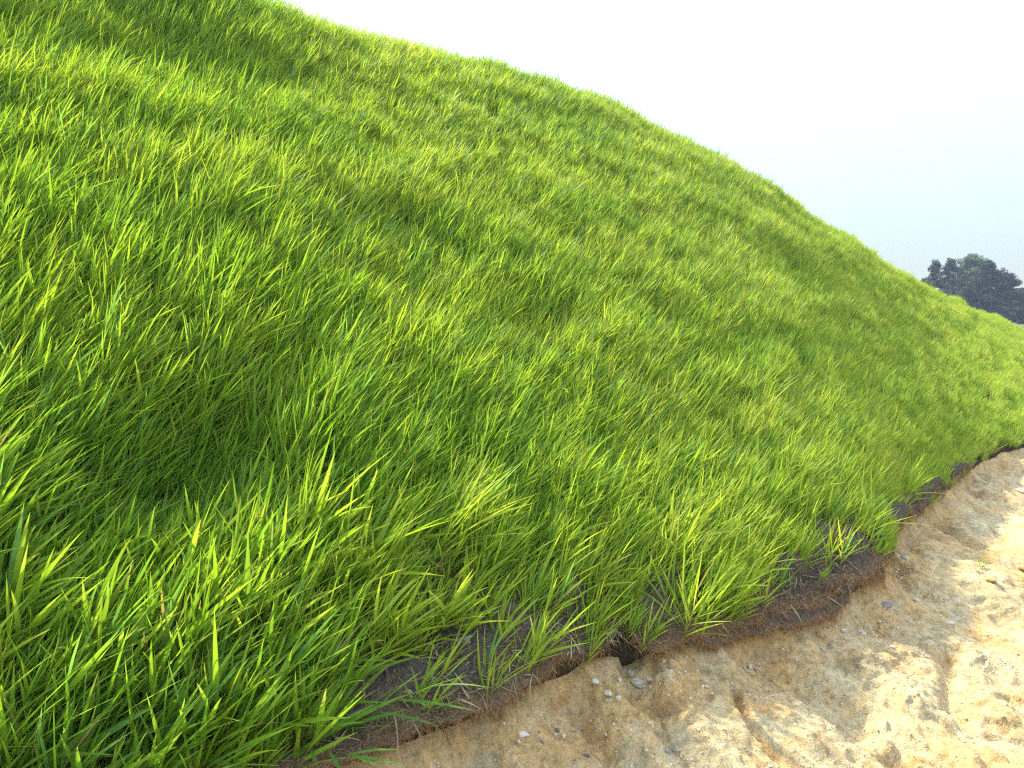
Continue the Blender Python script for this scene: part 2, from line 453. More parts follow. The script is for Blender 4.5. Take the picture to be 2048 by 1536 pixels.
def blades(P, D0, droop, L, W, side_roll, colr, dry_tip, K, fold, rng, tip_col=(.30, .25, .07)):
    """ribbons that start at P along D0, droop along 'droop' and taper to a point"""
    n = len(P)
    q = np.linspace(0, 1, K + 1)
    cen = P[:, None] + L[:, None, None] * (D0[:, None] * q[None, :, None] + droop[:, None] * (q ** 2)[None, :, None])
    tan = D0[:, None] + 2 * droop[:, None] * q[None, :, None]
    tan /= np.linalg.norm(tan, axis=-1, keepdims=True)
    ref = np.cross(D0, droop + 1e-5); 
    nr = np.linalg.norm(ref, axis=-1, keepdims=True)
    alt = np.cross(D0, np.array([.31, .22, .93])); alt /= np.linalg.norm(alt, axis=-1, keepdims=True) + 1e-9
    ref = np.where(nr > .02, ref / np.maximum(nr, 1e-9), alt)
    up = np.cross(ref[:, None], tan)
    up /= np.linalg.norm(up, axis=-1, keepdims=True) + 1e-9
    ang = side_roll[:, None] + (rng.normal(0, .5, n)[:, None]) * q[None]
    sd = ref[:, None] * np.cos(ang)[..., None] + up * np.sin(ang)[..., None]
    nm = np.cross(tan, sd)
    prof = np.minimum(1, .45 + 2.2 * q) * (1 - q ** 2.4) * .5 + (q == 1) * .012
    w = W[:, None] * prof[None]
    lo = cen - sd * w[..., None]; hi = cen + sd * w[..., None]
    # colour: paler sheath, green blade, some tips dried
    base = colr[:, None] * np.interp(q, [0, .15, .5, 1], [.85, 1, 1.0, 1.1])[None, :, None]
    pale = np.clip(1 - q / .12, 0, 1)[None, :, None] * .4
    base = base * (1 - pale) + np.array([.22, .24, .07]) * pale
    tip = (dry_tip[:, None] * smooth(.55, 1, q)[None])[..., None]
    base = base * (1 - tip) + np.array(tip_col) * tip
    if fold:
        mid = cen - nm * (w * .38)[..., None]
        V = np.stack([lo, mid, hi], 2); m = 3
        base = np.stack([base, base * 1.12, base], 2)
    else:
        V = np.stack([lo, hi], 2); m = 2
        base = np.stack([base, base], 2)
    i = (np.arange(n)[:, None, None] * (K + 1) * m + np.arange(K)[None, :, None] * m + np.arange(m - 1)[None, None]).ravel()
    F = np.stack([i, i + 1, i + m + 1, i + m], -1)
    return V.reshape(-1, 3), F, base.reshape(-1, 3)

def joined(parts):
    V, F, C, off = [], [], [], 0
    for v, f, c in parts:
        V.append(v); F.append(f + off); C.append(c); off += len(v)
    return np.concatenate(V), np.concatenate(F), np.concatenate(C)

UP = np.array([0, 0, 1.])
def shoots(P, n, along, out, h, patch, vig, nleaf, K, fold, rng, wind=.42, spread=.85, brown=.0, widen=1.0, wmax=.0105):
    """grass shoots: a thin stem with leaves set alternately along it. h = height of the shoot in metres"""
    N = len(P)
    lean = UP[None] * 1.0 + n * .10 + along * (wind + rng.normal(0, .11, (N, 1))) + out * (.08 + rng.normal(0, .11, (N, 1)))
    lean /= np.linalg.norm(lean, axis=-1, keepdims=True)
    sl = h * rng.uniform(.34, .60, N)
    az0 = rng.uniform(0, 2 * np.pi, N)
    e1 = np.cross(lean, np.array([.3, .9, .1])); e1 /= np.linalg.norm(e1, axis=-1, keepdims=True)
    e2 = np.cross(lean, e1)
    parts = []
    ccol = leaf_colours(N, patch, rng)
    for j in range(nleaf):
        fr = (j + rng.uniform(.1, .9, N)) / nleaf
        top = fr > .75
        az = az0 + np.pi * j + rng.normal(0, .5, N)
        rad = e1 * np.cos(az)[:, None] + e2 * np.sin(az)[:, None]
        rad = rad + along * .35 * wind / .34; rad /= np.linalg.norm(rad, axis=-1, keepdims=True)
        th = np.radians(np.interp(fr, [0, .5, 1], [42, 30, 12]) * rng.uniform(.5, 1.35, N)) * spread
        d0 = lean * np.cos(th)[:, None] + rad * np.sin(th)[:, None]
        L = h * rng.uniform(.50, .95, N) * np.interp(fr, [0, .3, 1], [.6, .95, .85])
        dr = rng.gamma(1.6, .065, N) * np.interp(fr, [0, 1], [1.35, .7])
        droop = rad * (dr * .8)[:, None] - UP[None] * (dr * .75)[:, None] + along * (.06 * wind / .34)
        W = np.clip(h * .034 * wmax / .0105, .0042, wmax) * rng.uniform(.7, 1.25, N) * widen
        roll = rng.normal(0, .6, N)
        col = ccol * rng.uniform(.9, 1.1, (N, 1))
        dryleaf = rng.random(N) < np.interp(fr, [0, .3, 1], [.045, .012, .004]) + brown
        W = np.where(dryleaf, W * .55, W)
        col = np.where(dryleaf[:, None], np.array([.26, .20, .075]) * rng.uniform(.6, 1.2, (N, 1)), col)
        tipd = np.where(rng.random(N) < .16, rng.uniform(.3, .9, N), rng.uniform(0, .15, N))
        B = P + lean * (sl * fr)[:, None]
        parts.append(blades(B, d0, droop, L, W, roll, col, tipd, K, fold, rng))
    # the stem itself
    stc = ccol * .75 + np.array([.09, .065, .015])
    parts.append(blades(P - lean * .01, lean, np.zeros_like(P) + along * .02, sl * 1.15, np.full(N, .0034) * widen, rng.uniform(0, 3, N), stc, np.zeros(N), 2, False, rng))
    return joined(parts)

def frame_at(a):
    """unit vectors along the foot and outwards (down the slope, level)"""
    e = .25
    tx = np.interp(a + e, A_S, SX) - np.interp(a - e, A_S, SX); ty = np.interp(a + e, A_S, SY) - np.interp(a - e, A_S, SY)
    L = np.hypot(tx, ty)
    al = np.stack([tx / L, ty / L, 0 * L], -1)
    return al, np.stack([al[:, 1], -al[:, 0], 0 * L], -1)

CP = math.radians(4.304)
def in_view(P, margin):
    y = P[:, 1] * math.cos(CP) - P[:, 2] * math.sin(CP)
    z = P[:, 1] * math.sin(CP) + P[:, 2] * math.cos(CP)
    return (y > -.2) & (P[:, 0] < y * (.714 + margin) + .3) & (P[:, 0] > -y * (.714 + .30) - 1.1) & (np.abs(z) < y * (.535 + margin) + .7)

def cover(a, s, m):
    """share of full grass cover: thin on the mat at the foot, a few bare spots"""
    c = smooth(.05, np.interp(a, [7, 7.6, 7.85, 8.3, 8.65, 9.4, 9.7, 11], [.52, .52, .22, .26, .52, .46, .22, .10]), m + .16 * fbm(a * 2.6, m * 2.6, 2, 71))
    c = np.maximum(c, .07 * (m > .04))
    c = np.where(a < 6.55, np.maximum(c, smooth(-.06, .10, m + .05 * fbm(a * 5, m * 3, 2, 70)) * smooth(6.85, 6.35, a)), c)
    c = np.maximum(c, .70 * smooth(.08, .26, fbm(a * 2.7 + 1.3, 0 * a + 3, 2, 74)) * (m > -.02) * smooth(6.9, 7.1, a) * (1 - smooth(8.5, 8.7, a) * smooth(9.5, 9.35, a)))
    bare = smooth(.52, .70, fbm(a * 1.1 + 9, s * 9, 3, 72)) * smooth(8, 11, a) * .9
    c = c * (1 - bare)
    c = c * (1 - .75 * np.exp(-((a - 6.93) / .10) ** 2 - ((m - .50) / .10) ** 2))
    c = c * (1 - .9 * np.exp(-((a - 13.5) / .35) ** 2 - ((s - .47) / .03) ** 2))
    return c

def slope_shoots(dens_fn, n_try, rng, dmin, dmax, marg=.16):
    a = rng.uniform(2.0, ALEN - 3, n_try); s = rng.uniform(-.004, 1.10, n_try)
    P = hill(a, s)
    D = np.linalg.norm(P, axis=1)
    run = np.hypot(np.interp(a, A_S, CX) - np.interp(a, A_S, SX), np.interp(a, A_S, CY) - np.interp(a, A_S, SY))
    slope_len = np.hypot(run, np.interp(a, A_S, CZ) + EYE)
    m = s * slope_len
    cell = (ALEN - 5) * 1.104 * slope_len / n_try               # square metres per try
    p = cell * dens_fn(D) * cover(a, s, m)
    ok = (rng.random(n_try) < p) & (D > dmin) & (D <= dmax) & in_view(P, marg)
    return a[ok], s[ok], P[ok], D[ok], m[ok], p.max()

def height_field(a, s, m):
    h = .245 * np.interp(np.linalg.norm(hill(a, s), axis=1), [2.4, 3.6, 6], [1.02, .88, .72]) * (1 + .20 * fbm(a * 1.5, m * 1.9, 2, 81) + .20 * fbm(a * 4.6, m * 4.6, 2, 82))
    h = h * np.interp(m, [0, .15, .5, 1.0], [.75, .85, 1.0, 1])
    h = h * np.interp(a, [6.3, 6.9], [1.30, 1.0])
    h = h * (1 - .42 * np.exp(-((a - 6.05) / .36) ** 2 - ((s - .15) / .065) ** 2))
    h = h * np.interp(a, [8, 12, 16], [1, .82, .7])
    return np.clip(h, .08, .38)

def patch_field(a, s, m):
    k = .50 + .45 * fbm(a * .9, m * 1.5, 3, 91) + .16 * fbm(a * 4, m * 4, 2, 92) + .14 * np.interp(a, [5, 6.4, 7.2, 9, 14], [-1.5, -1.4, 0, .6, 1.4])
    return np.clip(k, 0, 1)

gparts = []
for (dmin, dmax, dens, tries, nl, K, fold, widen, per) in ((0, 2.7, 1700, 260000, 6, 7, True, 1.0, 3), (2.7, 3.6, 2300, 280000, 6, 5, True, .98, 3), (3.6, 6.0, 2700, 320000, 6, 4, False, .98, 4),
                                                     (6.0, 9.5, 2200, 320000, 5, 3, False, 1.05, 4), (9.5, 30, 1600, 300000, 5, 3, False, 1.15, 4)):
    a, s, P, D, m, pm = slope_shoots(lambda D: dens / per, tries, RNG, dmin, dmax)
    # each spot is a small tiller clump: several shoots that fan out from one crown
    hcl = height_field(a, s, m) * RNG.uniform(.80, 1.16, len(a)); kcl = np.clip(patch_field(a, s, m) + RNG.normal(0, .10, len(a)), 0, 1)
    al, ou = frame_at(a); nn = hill_normal(a, s)
    rp = lambda v: np.repeat(v, per, 0)
    off = RNG.normal(0, 1, (len(a) * per, 3)); off -= rp(nn) * (off * rp(nn)).sum(-1, keepdims=True)
    g = shoots(rp(P) + off * .013, rp(nn) + off * 1.25, rp(al), rp(ou), rp(hcl) * RNG.uniform(.75, 1.15, len(a) * per), rp(kcl), None, nl, K, fold, RNG, brown=rp(np.where(m < .4, .02, .0)), widen=widen,
               wind=.34 if dmax < 3 else .35, spread=1.0 if dmax < 3 else (.80 if dmax < 4 else .62), wmax=.0165 if dmax < 3 else (.0115 if dmax < 4 else .0105))
    print("grass ring", dmin, dmax, "shoots", len(a) * per, "p", round(float(pm), 2), "verts", len(g[0]))
    gparts.append(g)
GV, GF, GC = joined(gparts)
grass = mesh_obj("grass", GV, GF, M_BLADE, color=GC)
tag(grass, "dense tall bright green grass covering the whole steep slope", "grass", kind="stuff")
del GV, GF, GC, gparts

# ------------------------------------------------------------------ coir erosion mats pinned over the foot of the slope
BUNCH = [(8.72, .20, .10, .07, .055), (9.02, .26, .13, .09, .075), (9.25, .17, .08, .09, .03), (8.88, .06, .16, .04, .035), (9.2, .03, .09, .04, .04), (10.2, .12, .12, .08, .07), (10.72, .12, .10, .07, .07), (7.25, .22, .10, .07, .04), (7.48, .28, .09, .08, .05), (7.95, .24, .1, .07, .05), (11.4, .1, .2, .06, .06), (9.62, .16, .12, .09, .06)]
def mat_section(a0, a1, up, seed, lift=.018, front=0.0, thick=.016, amp=.026, wig=.045):
    """a strip of fibre blanket from 'up' metres up the slope down to its rolled front edge"""
    na = int((a1 - a0) / .008)
    a = np.linspace(a0, a1, na)
    ends = smooth(a0 - .02, a0 + .10, a) * smooth(a1 + .02, a1 - .10, a)
    edge = front - wig * fbm(a * 2.6, 0 * a + seed, 3, seed) - .022 * fbm(a * 9, 0 * a, 3, seed + 1) + .05 * (1 - ends)
    mtop = np.concatenate([np.linspace(0, 1, 54)])
    rows = []
    sl = 6.7
    def at(m, off):
        mm = np.maximum(m, 0)
        P = hill(a, mm / sl)
        dn = hill(a, 0 * a) - hill(a, 0 * a + .03); dn /= np.linalg.norm(dn, axis=-1, keepdims=True)
        dn = dn * .85 - np.array([0, 0, .25])
        nn = hill_normal(a, np.maximum(mm / sl, .01))
        return P + dn * np.maximum(-m, 0)[:, None] + nn * off[:, None]
    def lump(m):
        bunch = sum(hh * np.exp(-((a - ba) / ra) ** 2 - ((m - bm) / rm) ** 2) for ba, bm, ra, rm, hh in BUNCH)
        return bunch + amp * (1 + .9 * smooth(8.35, 8.7, a)) * (fbm(a * 2.2, m * 5 + seed, 3, seed + 2) + .5 * fbm(a * 7, m * 15, 2, seed + 3) + .12 * fbm(a * 42, m * 42, 2, seed + 4)) * smooth(0, .06, m - edge) + amp * .35 * (ridged(a * .8 + m * 1.5, m * 7, 2, seed + 5)) * smooth(0, .1, m - edge)
    for q in mtop:
        m = up + (edge - up) * q ** .8
        rows.append(at(m, lift + thick * .5 + lump(m)))
    tk = thick * (1 + .5 * fbm(a * 9, 0 * a, 2, seed + 6))
    for k in range(1, 7):                                    # rolled lip
        ph = math.pi * k / 6
        rows.append(at(edge - tk * .6 * np.sin(ph), lift + thick * .5 - tk * .5 * (1 - np.cos(ph))))
    for q in (.03, .10):
        rows.append(at(edge + q, lift - thick * .5 + 0 * a - .02 * (q > .05)))
    V = np.stack(rows, 1)
    return V

def rim_stain(V):
    """clay stained rim of the mat, a colour factor per vertex"""
    na, nr = V.shape[:2]
    k = np.interp(np.arange(nr), [44, 53, 57, 61], [0, .35, 1, 1])[None] * (.55 + .6 * np.clip(.5 + fbm(np.linspace(0, na * .05, na), np.zeros(na), 3, 77), 0, 1))[:, None]
    return (np.ones((na, nr, 1)) * .8 + k[..., None] * np.array([1.2, .65, .2])).reshape(-1, 3)

def fibre_fuzz(V, n, rng, edge_share=.45):
    """loose fibres lying on and sticking out of the mat"""
    na, nr = V.shape[:2]
    i = rng.integers(1, na - 1, n)
    j = np.where(rng.random(n) < edge_share, rng.integers(46, 59, n), rng.integers(4, 56, n))
    P = V[i, j] + rng.normal(0, .003, (n, 3))
    du = V[np.minimum(i + 1, na - 1), j] - V[i - 1, j]; dv = V[i, j - 1] - V[i, np.minimum(j + 1, nr - 1)]
    nn = np.cross(du, dv); nn /= np.linalg.norm(nn, axis=-1, keepdims=True) + 1e-9
    nn *= np.where(nn[:, 2:] < 0, -1, 1)
    d = rng.normal(0, 1, (n, 3)); d -= nn * (d * nn).sum(-1, keepdims=True); d /= np.linalg.norm(d, axis=-1, keepdims=True)
    d = d + nn * rng.uniform(.02, .45, (n, 1)); d /= np.linalg.norm(d, axis=-1, keepdims=True)
    L = rng.uniform(.015, .05, n)
    hang = (j > 52) & (rng.random(n) < .30)
    d = np.where(hang[:, None], d * .35 - UP[None] * .8, d); L = np.where(hang, L * 1.6, L)
    col = np.array([.20, .125, .065]) * rng.uniform(.45, 1.5, (n, 1)) + (j > 50)[:, None] * np.array([.10, .05, .01])
    return blades(P + nn * .001, d, -nn * .3 + rng.normal(0, .2, (n, 3)), L, np.full(n, .0013), rng.uniform(0, 3, n), col, np.zeros(n), 3, False, rng)

MATS = [("brown coir erosion mat under the nearest grass, left of the dark washout hole", 4.6, 7.66, .75, 301, .018, 0.0, 15000),
        ("brown coir erosion mat with a rolled double edge, right of the dark washout hole", 7.74, 9.42, .75, 341, .018, .0, 14000),
        ("far grey brown erosion mat bunched above the scooped out bank at the right", 9.32, 12.9, .6, 381, .026, .0, 8000)]
for lab, a0, a1, up, seed, lift, front, nf in MATS:
    V = mat_section(a0, a1, up, seed, lift, front, wig=.09 if seed == 381 else .05)
    o = mesh_obj("erosion_mat", V.reshape(-1, 3), grid_faces(*V.shape[:2]), M_MAT, color=rim_stain(V))
    tag(o, lab, "erosion mat", group="coir mats along the foot of the slope")
    fv, ff, fc = fibre_fuzz(V, nf, RNG)
    tag(mesh_obj("loose_fibres", fv, ff, M_FIBRE, o, color=fc), kind="stuff")
    if seed == 341:
        W = mat_section(8.02, 9.05, .10, 402, .0, -.05, thick=.02, amp=.012, wig=.03)
        f2 = mesh_obj("folded_edge", W.reshape(-1, 3), grid_faces(*W.shape[:2]), M_MAT, o, color=rim_stain(W))
        fv, ff, fc = fibre_fuzz(W, 2500, RNG, .7)
        tag(mesh_obj("loose_fibres", fv, ff, M_FIBRE, f2, color=fc), kind="stuff")

def thatch(n, rng):
    """dead straw and leaf litter lying between the tufts on the mats"""
    a = rng.uniform(6.3, 12.5, n); a = np.where(rng.random(n) < .6, rng.uniform(6.4, 9.4, n), a); m = rng.gamma(1.6, .12, n)
    P = hill(a, m / 6.7); nn = hill_normal(a, np.maximum(m / 6.7, .01))
    P = P + nn * (.034 + rng.uniform(-.004, .014, n))[:, None]
    d = rng.normal(0, 1, (n, 3)); d -= nn * (d * nn).sum(-1, keepdims=True) * .9; d /= np.linalg.norm(d, axis=-1, keepdims=True)
    pal = np.array([(.30, .22, .11), (.20, .13, .07), (.12, .085, .05), (.36, .29, .16)])
    col = pal[rng.integers(0, 4, n)] * rng.uniform(.6, 1.2, (n, 1))
    v, f, c = blades(P, d, rng.normal(0, .22, (n, 3)) - nn * .1, rng.uniform(.02, .11, n), rng.uniform(.0015, .0055, n), rng.uniform(0, 3, n), col, np.zeros(n), 4, False, rng)
    tag(mesh_obj("thatch", v, f, M_FIBRE, color=c), "dry straw and leaf litter strewn over the coir mats", "straw litter", kind="stuff")
thatch(3200, RNG)

# ------------------------------------------------------------------ single tufts, trailing stems and seedlings one can point to
def tuft(label, P, n_sh, rad, h, seed, k=.6, wind=.3, spread=1.1, nleaf=5, group=None, al=(.8, .6, 0), widen=1.0, name="grass_tuft"):
    rng = np.random.default_rng(seed)
    P = np.array(P, float)
    r = rad * np.sqrt(rng.random(n_sh)); t = rng.uniform(0, 6.283, n_sh)
    B = np.stack([r * np.cos(t), r * np.sin(t), -.01 + 0 * r], -1)
    al = np.array(al, float); al /= np.linalg.norm(al)
    ou = np.array([al[1], -al[0], 0])
    rad3 = B / (rad + 1e-6); rad3[:, 2] = 0
    g = shoots(B, UP[None] * .3 + rad3 * 2.5, np.repeat(al[None], n_sh, 0), np.repeat(ou[None], n_sh, 0), h * rng.uniform(.7, 1.15, n_sh), np.full(n_sh, k), None, nleaf, 7, True, rng, wind=wind, spread=spread, widen=widen)
    o = mesh_obj(name, g[0], g[1], M_BLADE, color=g[2], loc=P)
    return tag(o, label, "grass tuft" if name == "grass_tuft" else "seedling", group=group)

def on_mat(a, m, off=.02): 
    return hill(np.array([a]), np.array([m / 6.7]))[0] + np.array([0, 0, off])
GT = "single grass tufts on the erosion mats"
tuft("spiky green tuft hanging over the bunched grey mat, beside the scooped bank", on_mat(9.42, .16), 9, .05, .30, 1, .45, .35, 1.5, 6, GT)
tuft("green tuft leaning right at the tip of the far mat, above the orange alcoves", on_mat(10.75, .10), 8, .05, .30, 2, .5, .5, 1.2, 6, GT)
tuft("dense upright tuft at the mat edge just right of the dark washout hole", on_mat(7.98, .03), 16, .08, .32, 3, .55, .25, 1.0, 6, GT)
tuft("low tuft at the rolled double mat edge with a blade leaning right", on_mat(8.22, .05), 7, .04, .24, 4, .6, .5, 1.2, 5, GT)
tuft("thin tuft on the brown mat just left of the dark washout hole", on_mat(7.50, .06), 6, .05, .26, 5, .5, .35, 1.1, 5, GT)
tuft("sparse tuft near the front edge of the nearest mat, above the ochre face", on_mat(7.22, .05), 8, .06, .28, 6, .55, .4, 1.2, 5, GT)
tuft("bright young tuft standing alone on the mat between bottom grass and ochre rock", on_mat(7.05, .02), 6, .04, .22, 7, .6, .5, 1.3, 5, GT)
tuft("yellow green tuft with brown stems on the mat above the bunched fold", on_mat(9.0, .12), 12, .08, .30, 8, .8, .2, .9, 5, GT)
tuft("small tuft on grey mat below the spiky overhanging tuft", on_mat(9.45, .05), 4, .03, .15, 9, .5, .4, 1.5, 4, GT)
tuft("grass tuft between the washout hole and the double mat edge, short and fanned", on_mat(8.10, .12), 10, .06, .26, 10, .55, .45, 1.1, 6, GT)

SD = "seedlings on the bare soil"
for lab, x, y, n, h, sd in (("tiny green seedling on bare soil below the dark washout hole", .434, 2.64, 2, .07, 21), ("small green sprout on the ochre soil face left of centre bottom", .336, 2.428, 2, .10, 22),
                            ("broad leaved sprout lying low on pale grit at the bottom", .390, 2.296, 1, .06, 23), ("single green seedling under the mat edge right of the hole", .653, 2.66, 1, .07, 24),
                            ("faint blue green weed on the gravelly bank at far right", 2.626, 3.936, 4, .08, 25)):
    tuft(lab, (x, y, gz(x, y)), n, .02, h, sd, .35, .1, 1.8, 4, SD, name="grass_seedling", widen=1.0)

def path_stem(label, pts, leaves, seed):
    """a trailing stem with long leaves set along it; pts and leaf ends are world points"""
    rng = np.random.default_rng(seed)
    pts = np.array(pts, float); base = pts[0].copy(); pts = pts - base
    root = empty("trailing_grass_stem", base)
    t = np.linspace(0, len(pts) - 1, 24)
    C = np.stack([_gauss(np.interp(t, np.arange(len(pts)), pts[:, k]), 1.5) for k in range(3)], -1)
    T = np.gradient(C, axis=0); T /= np.linalg.norm(T, axis=-1, keepdims=True)
    s1 = np.cross(T, UP); s1 /= np.linalg.norm(s1, axis=-1, keepdims=True); s2 = np.cross(s1, T)
    ph = np.linspace(0, 2 * np.pi, 7)[:6]
    rr = np.linspace(.0026, .0012, len(C))
    V = C[:, None] + rr[:, None, None] * (s1[:, None] * np.cos(ph)[None, :, None] + s2[:, None] * np.sin(ph)[None, :, None])
    i = (np.arange(len(C) - 1)[:, None] * 6 + np.arange(6)[None]).ravel(); j = (np.arange(len(C) - 1)[:, None] * 6 + (np.arange(6)[None] + 1) % 6).ravel()
    mesh_obj("stem", V.reshape(-1, 3), np.stack([i, j, j + 6, i + 6], -1), M_BLADE, root, color=np.tile([.12, .15, .03], (V.shape[0] * 6, 1)))
    for fr, end, w in leaves:
        k = fr * (len(C) - 1); P = np.array([np.interp(k, np.arange(len(C)), C[:, q]) for q in range(3)])
        d = np.array(end) - base - P; L = np.linalg.norm(d); d /= L
        dr = np.array([0, 0, -.16]) * rng.uniform(.6, 1.3)
        d0 = d - dr
        v, f, c = blades(P[None], d0[None], dr[None], np.array([L]), np.array([w]), np.array([math.pi * .0 + rng.normal(0, .35)]), np.array([[.085, .20, .022]]) * rng.uniform(.85, 1.15), np.array([.12]), 9, True, rng)
        mesh_obj("leaf", v, f, M_BLADE, root, color=c)
    return tag(root, label, "grass stem", group="long stems trailing over the nearest mat")

path_stem("long grass stem with broad leaves fanning right over the nearest mat's edge",
          [(-.643, 1.95, -1.171), (-.544, 1.95, -1.155), (-.46, 1.96, -1.119), (-.378, 1.98, -1.078), (-.28, 2.0, -1.044), (-.181, 2.02, -1.002)],
          [(.3, (-.315, 2.02, -1.026), .010), (.55, (-.243, 1.93, -.942), .011), (.8, (-.188, 2.02, -.947), .010), (.98, (-.112, 2.03, -.937), .010), (.75, (-.117, 1.93, -.957), .011),
           (.85, (-.066, 1.91, -.983), .011), (.7, (-.098, 1.93, -1.062), .012), (.35, (-.290, 1.94, -1.063), .010), (.3, (-.324, 2.0, -1.106), .011), (.32, (-.295, 1.93, -1.105), .011),
           (.55, (-.199, 1.93, -1.108), .011), (.3, (-.413, 1.97, -1.143), .008)], 61)
path_stem("lowest grass stem drooping over the ochre bank at the bottom of the photo",
          [(-.64, 1.9, -1.138), (-.56, 1.86, -1.129), (-.471, 1.83, -1.117), (-.398, 1.8, -1.116)],
          [(.4, (-.504, 1.78, -1.132), .009), (.6, (-.421, 1.78, -1.192), .010), (.8, (-.316, 1.75, -1.125), .010), (.9, (-.264, 1.80, -1.144), .009), (.85, (-.29, 1.83, -1.114), .009), (.3, (-.601, 1.78, -1.124), .009)], 62)

# dry tussock in the middle of the lower slope
def tussock():
    rng = np.random.default_rng(77)
    P = on_mat(6.93, .62, .0)
    root = empty("grass_tussock", P)
    al = np.array([.8, .6, 0]); ou = np.array([.6, -.8, 0])
    n = 46
    t = rng.uniform(0, 6.283, n); r = .10 * np.sqrt(rng.random(n))
    B = np.stack([r * np.cos(t), r * np.sin(t), r * 0], -1)
    g = shoots(B, B * 6 + ou * .8, np.repeat(al[None], n, 0), np.repeat(ou[None], n, 0), .36 * rng.uniform(.7, 1.2, n), np.full(n, .72), None, 6, 7, True, rng, wind=.6, spread=1.1)
    mesh_obj("leaves", g[0], g[1], M_BLADE, root, color=g[2])
    n = 130
    t = rng.uniform(0, 6.283, n); r = .09 * np.sqrt(rng.random(n))
    B = np.stack([r * np.cos(t), r * np.sin(t), r * 0 - .01], -1) + ou * .09
    d = UP * .5 + ou * .9 + rng.normal(0, .45, (n, 3)); d /= np.linalg.norm(d, axis=1, keepdims=True)
    v, f, c = blades(B, d, rng.normal(0, .25, (n, 3)) - UP * .25, rng.uniform(.06, .20, n), rng.uniform(.002, .005, n), rng.uniform(0, 3, n),
                     np.array([.20, .13, .065]) * rng.uniform(.35, 1.4, (n, 1)), np.zeros(n), 5, False, rng)
    mesh_obj("dry_stems", v, f, M_FIBRE, root, color=c)
    tag(root, "bushy tussock with withered brown stems at its base in the lower middle of the slope", "grass tussock")
tussock()

# ------------------------------------------------------------------ stones and clods
import bmesh
def rock_verts(size, flat, seed, sub=4, rough=.35, hollow=0):
    bm = bmesh.new(); bmesh.ops.create_icosphere(bm, subdivisions=sub, radius=1)
    V = np.array([v.co[:] for v in bm.verts]); F = np.array([[v.index for v in f.verts] for f in bm.faces]); bm.free()
    rng = np.random.default_rng(seed)
    for _ in range(9):                                       # chop flat facets off
        n = rng.normal(0, 1, 3); n /= np.linalg.norm(n); d = rng.uniform(.55, .85)
        h = V @ n - d; V = V - np.clip(h, 0, None)[:, None] * n * .85
    o = rng.uniform(-50, 50)
    k = 1 + rough * .5 * fbm(V[:, 0] * 1.4 + o, V[:, 1] * 1.4 + V[:, 2] * 1.9, 3, seed) + rough * .22 * fbm(V[:, 0] * 5 + V[:, 2] * 3, V[:, 1] * 5 + o - V[:, 2] * 3, 3, seed + 3)
    V = V * k[:, None]
    if hollow: V[:, 2] -= hollow * np.exp(-((V[:, 0]) ** 2 + V[:, 1] ** 2) / .3) * (V[:, 2] > 0)
    return V * np.array([1, rng.uniform(.6, .85), flat]) * size, F
ST = {"purple": stone_material("purple_stone", (.15, .115, .11), (.30, .24, .22)), "white": stone_material("white_quartz", (.44, .37, .27), (.64, .56, .43)),
      "beige": stone_material("beige_clod", (.36, .28, .17), (.60, .52, .38)), "grey": stone_material("grey_stone", (.15, .13, .10), (.34, .30, .23)),
      "orange": stone_material("orange_clod", (.33, .17, .06), (.52, .32, .14)), "dark": stone_material("dark_stone", (.07, .055, .04), (.17, .14, .11))}
STONES = [("flat purple grey stone lying on the sand below the frayed mat corner", 1.791, 3.36, .040, .35, "purple"), ("small white oval pebble on the yellow bank at right, farther of the pair", 1.746, 3.071, .016, .6, "white"),
          ("small pinkish white pebble on the yellow bank at right, nearer of the pair", 1.633, 2.984, .015, .6, "white"), ("flat pale clod just below the dark washout hole", .458, 2.655, .030, .4, "beige"),
          ("hollow shell shaped clod below the dark washout hole", .48, 2.615, .032, .55, "beige"), ("tan rounded clod right of the hollow shell shaped one", .522, 2.60, .018, .6, "beige"),
          ("lone tan lump on smooth sand near the frayed mat end", 1.445, 3.04, .015, .7, "beige"), ("pale yellow clod above the right hand rill", 2.12, 3.373, .020, .55, "beige"),
          ("grey rounded stone against the bunched mat fold at right", 2.20, 3.95, .022, .7, "grey"), ("small grey and white pebble high on the right bank", 2.26, 3.637, .015, .6, "white"),
          ("knobbly beige clod, left of a row below the mat's ochre face", .298, 2.483, .016, .7, "beige"), ("largest beige clod in the row below the ochre face", .339, 2.46, .021, .65, "beige"),
          ("beige clod at the right end of the row below the ochre face", .378, 2.452, .014, .7, "beige"), ("chalky white pebble on the grey rib right of the hole", .722, 2.567, .011, .6, "white"),
          ("dark pebble on the ochre rock near the bottom edge", .151, 2.343, .013, .6, "dark"), ("dark grey flat pebble close to the bottom edge", .244, 2.253, .012, .5, "dark"),
          ("pale grey pebble at the bottom beside the dark crack", .514, 2.273, .012, .6, "grey"), ("small grey fragment left on the lowest ochre rock", .098, 2.249, .010, .6, "grey"),
          ("large pale stone at the right edge beneath the last mat", 4.401, 6.11, .05, .5, "beige"), ("flat orange clod on gravel at the right edge", 3.199, 4.396, .05, .4, "orange"),
          ("orange brown clod on the shaded gravelly bank", 2.577, 3.774, .035, .45, "orange"), ("pale crumb of rock on the grey rib below the double mat edge", .953, 2.782, .014, .6, "beige")]
for i, (lab, x, y, size, flat, mk) in enumerate(STONES):
    v, f = rock_verts(size, flat, 500 + i, hollow=.5 if "hollow" in lab else 0)
    o = mesh_obj("clod" if "clod" in lab else "stone", v, f, ST[mk], loc=(x, y, gz(x, y) + size * flat * .35))
    o.rotation_euler = (random.Random(i).uniform(-.15, .15), random.Random(i + 9).uniform(-.15, .15), random.Random(i + 5).uniform(0, 6))
    tag(o, lab, "clod" if "clod" in lab else "stone", group="stones and clods on the bare soil")
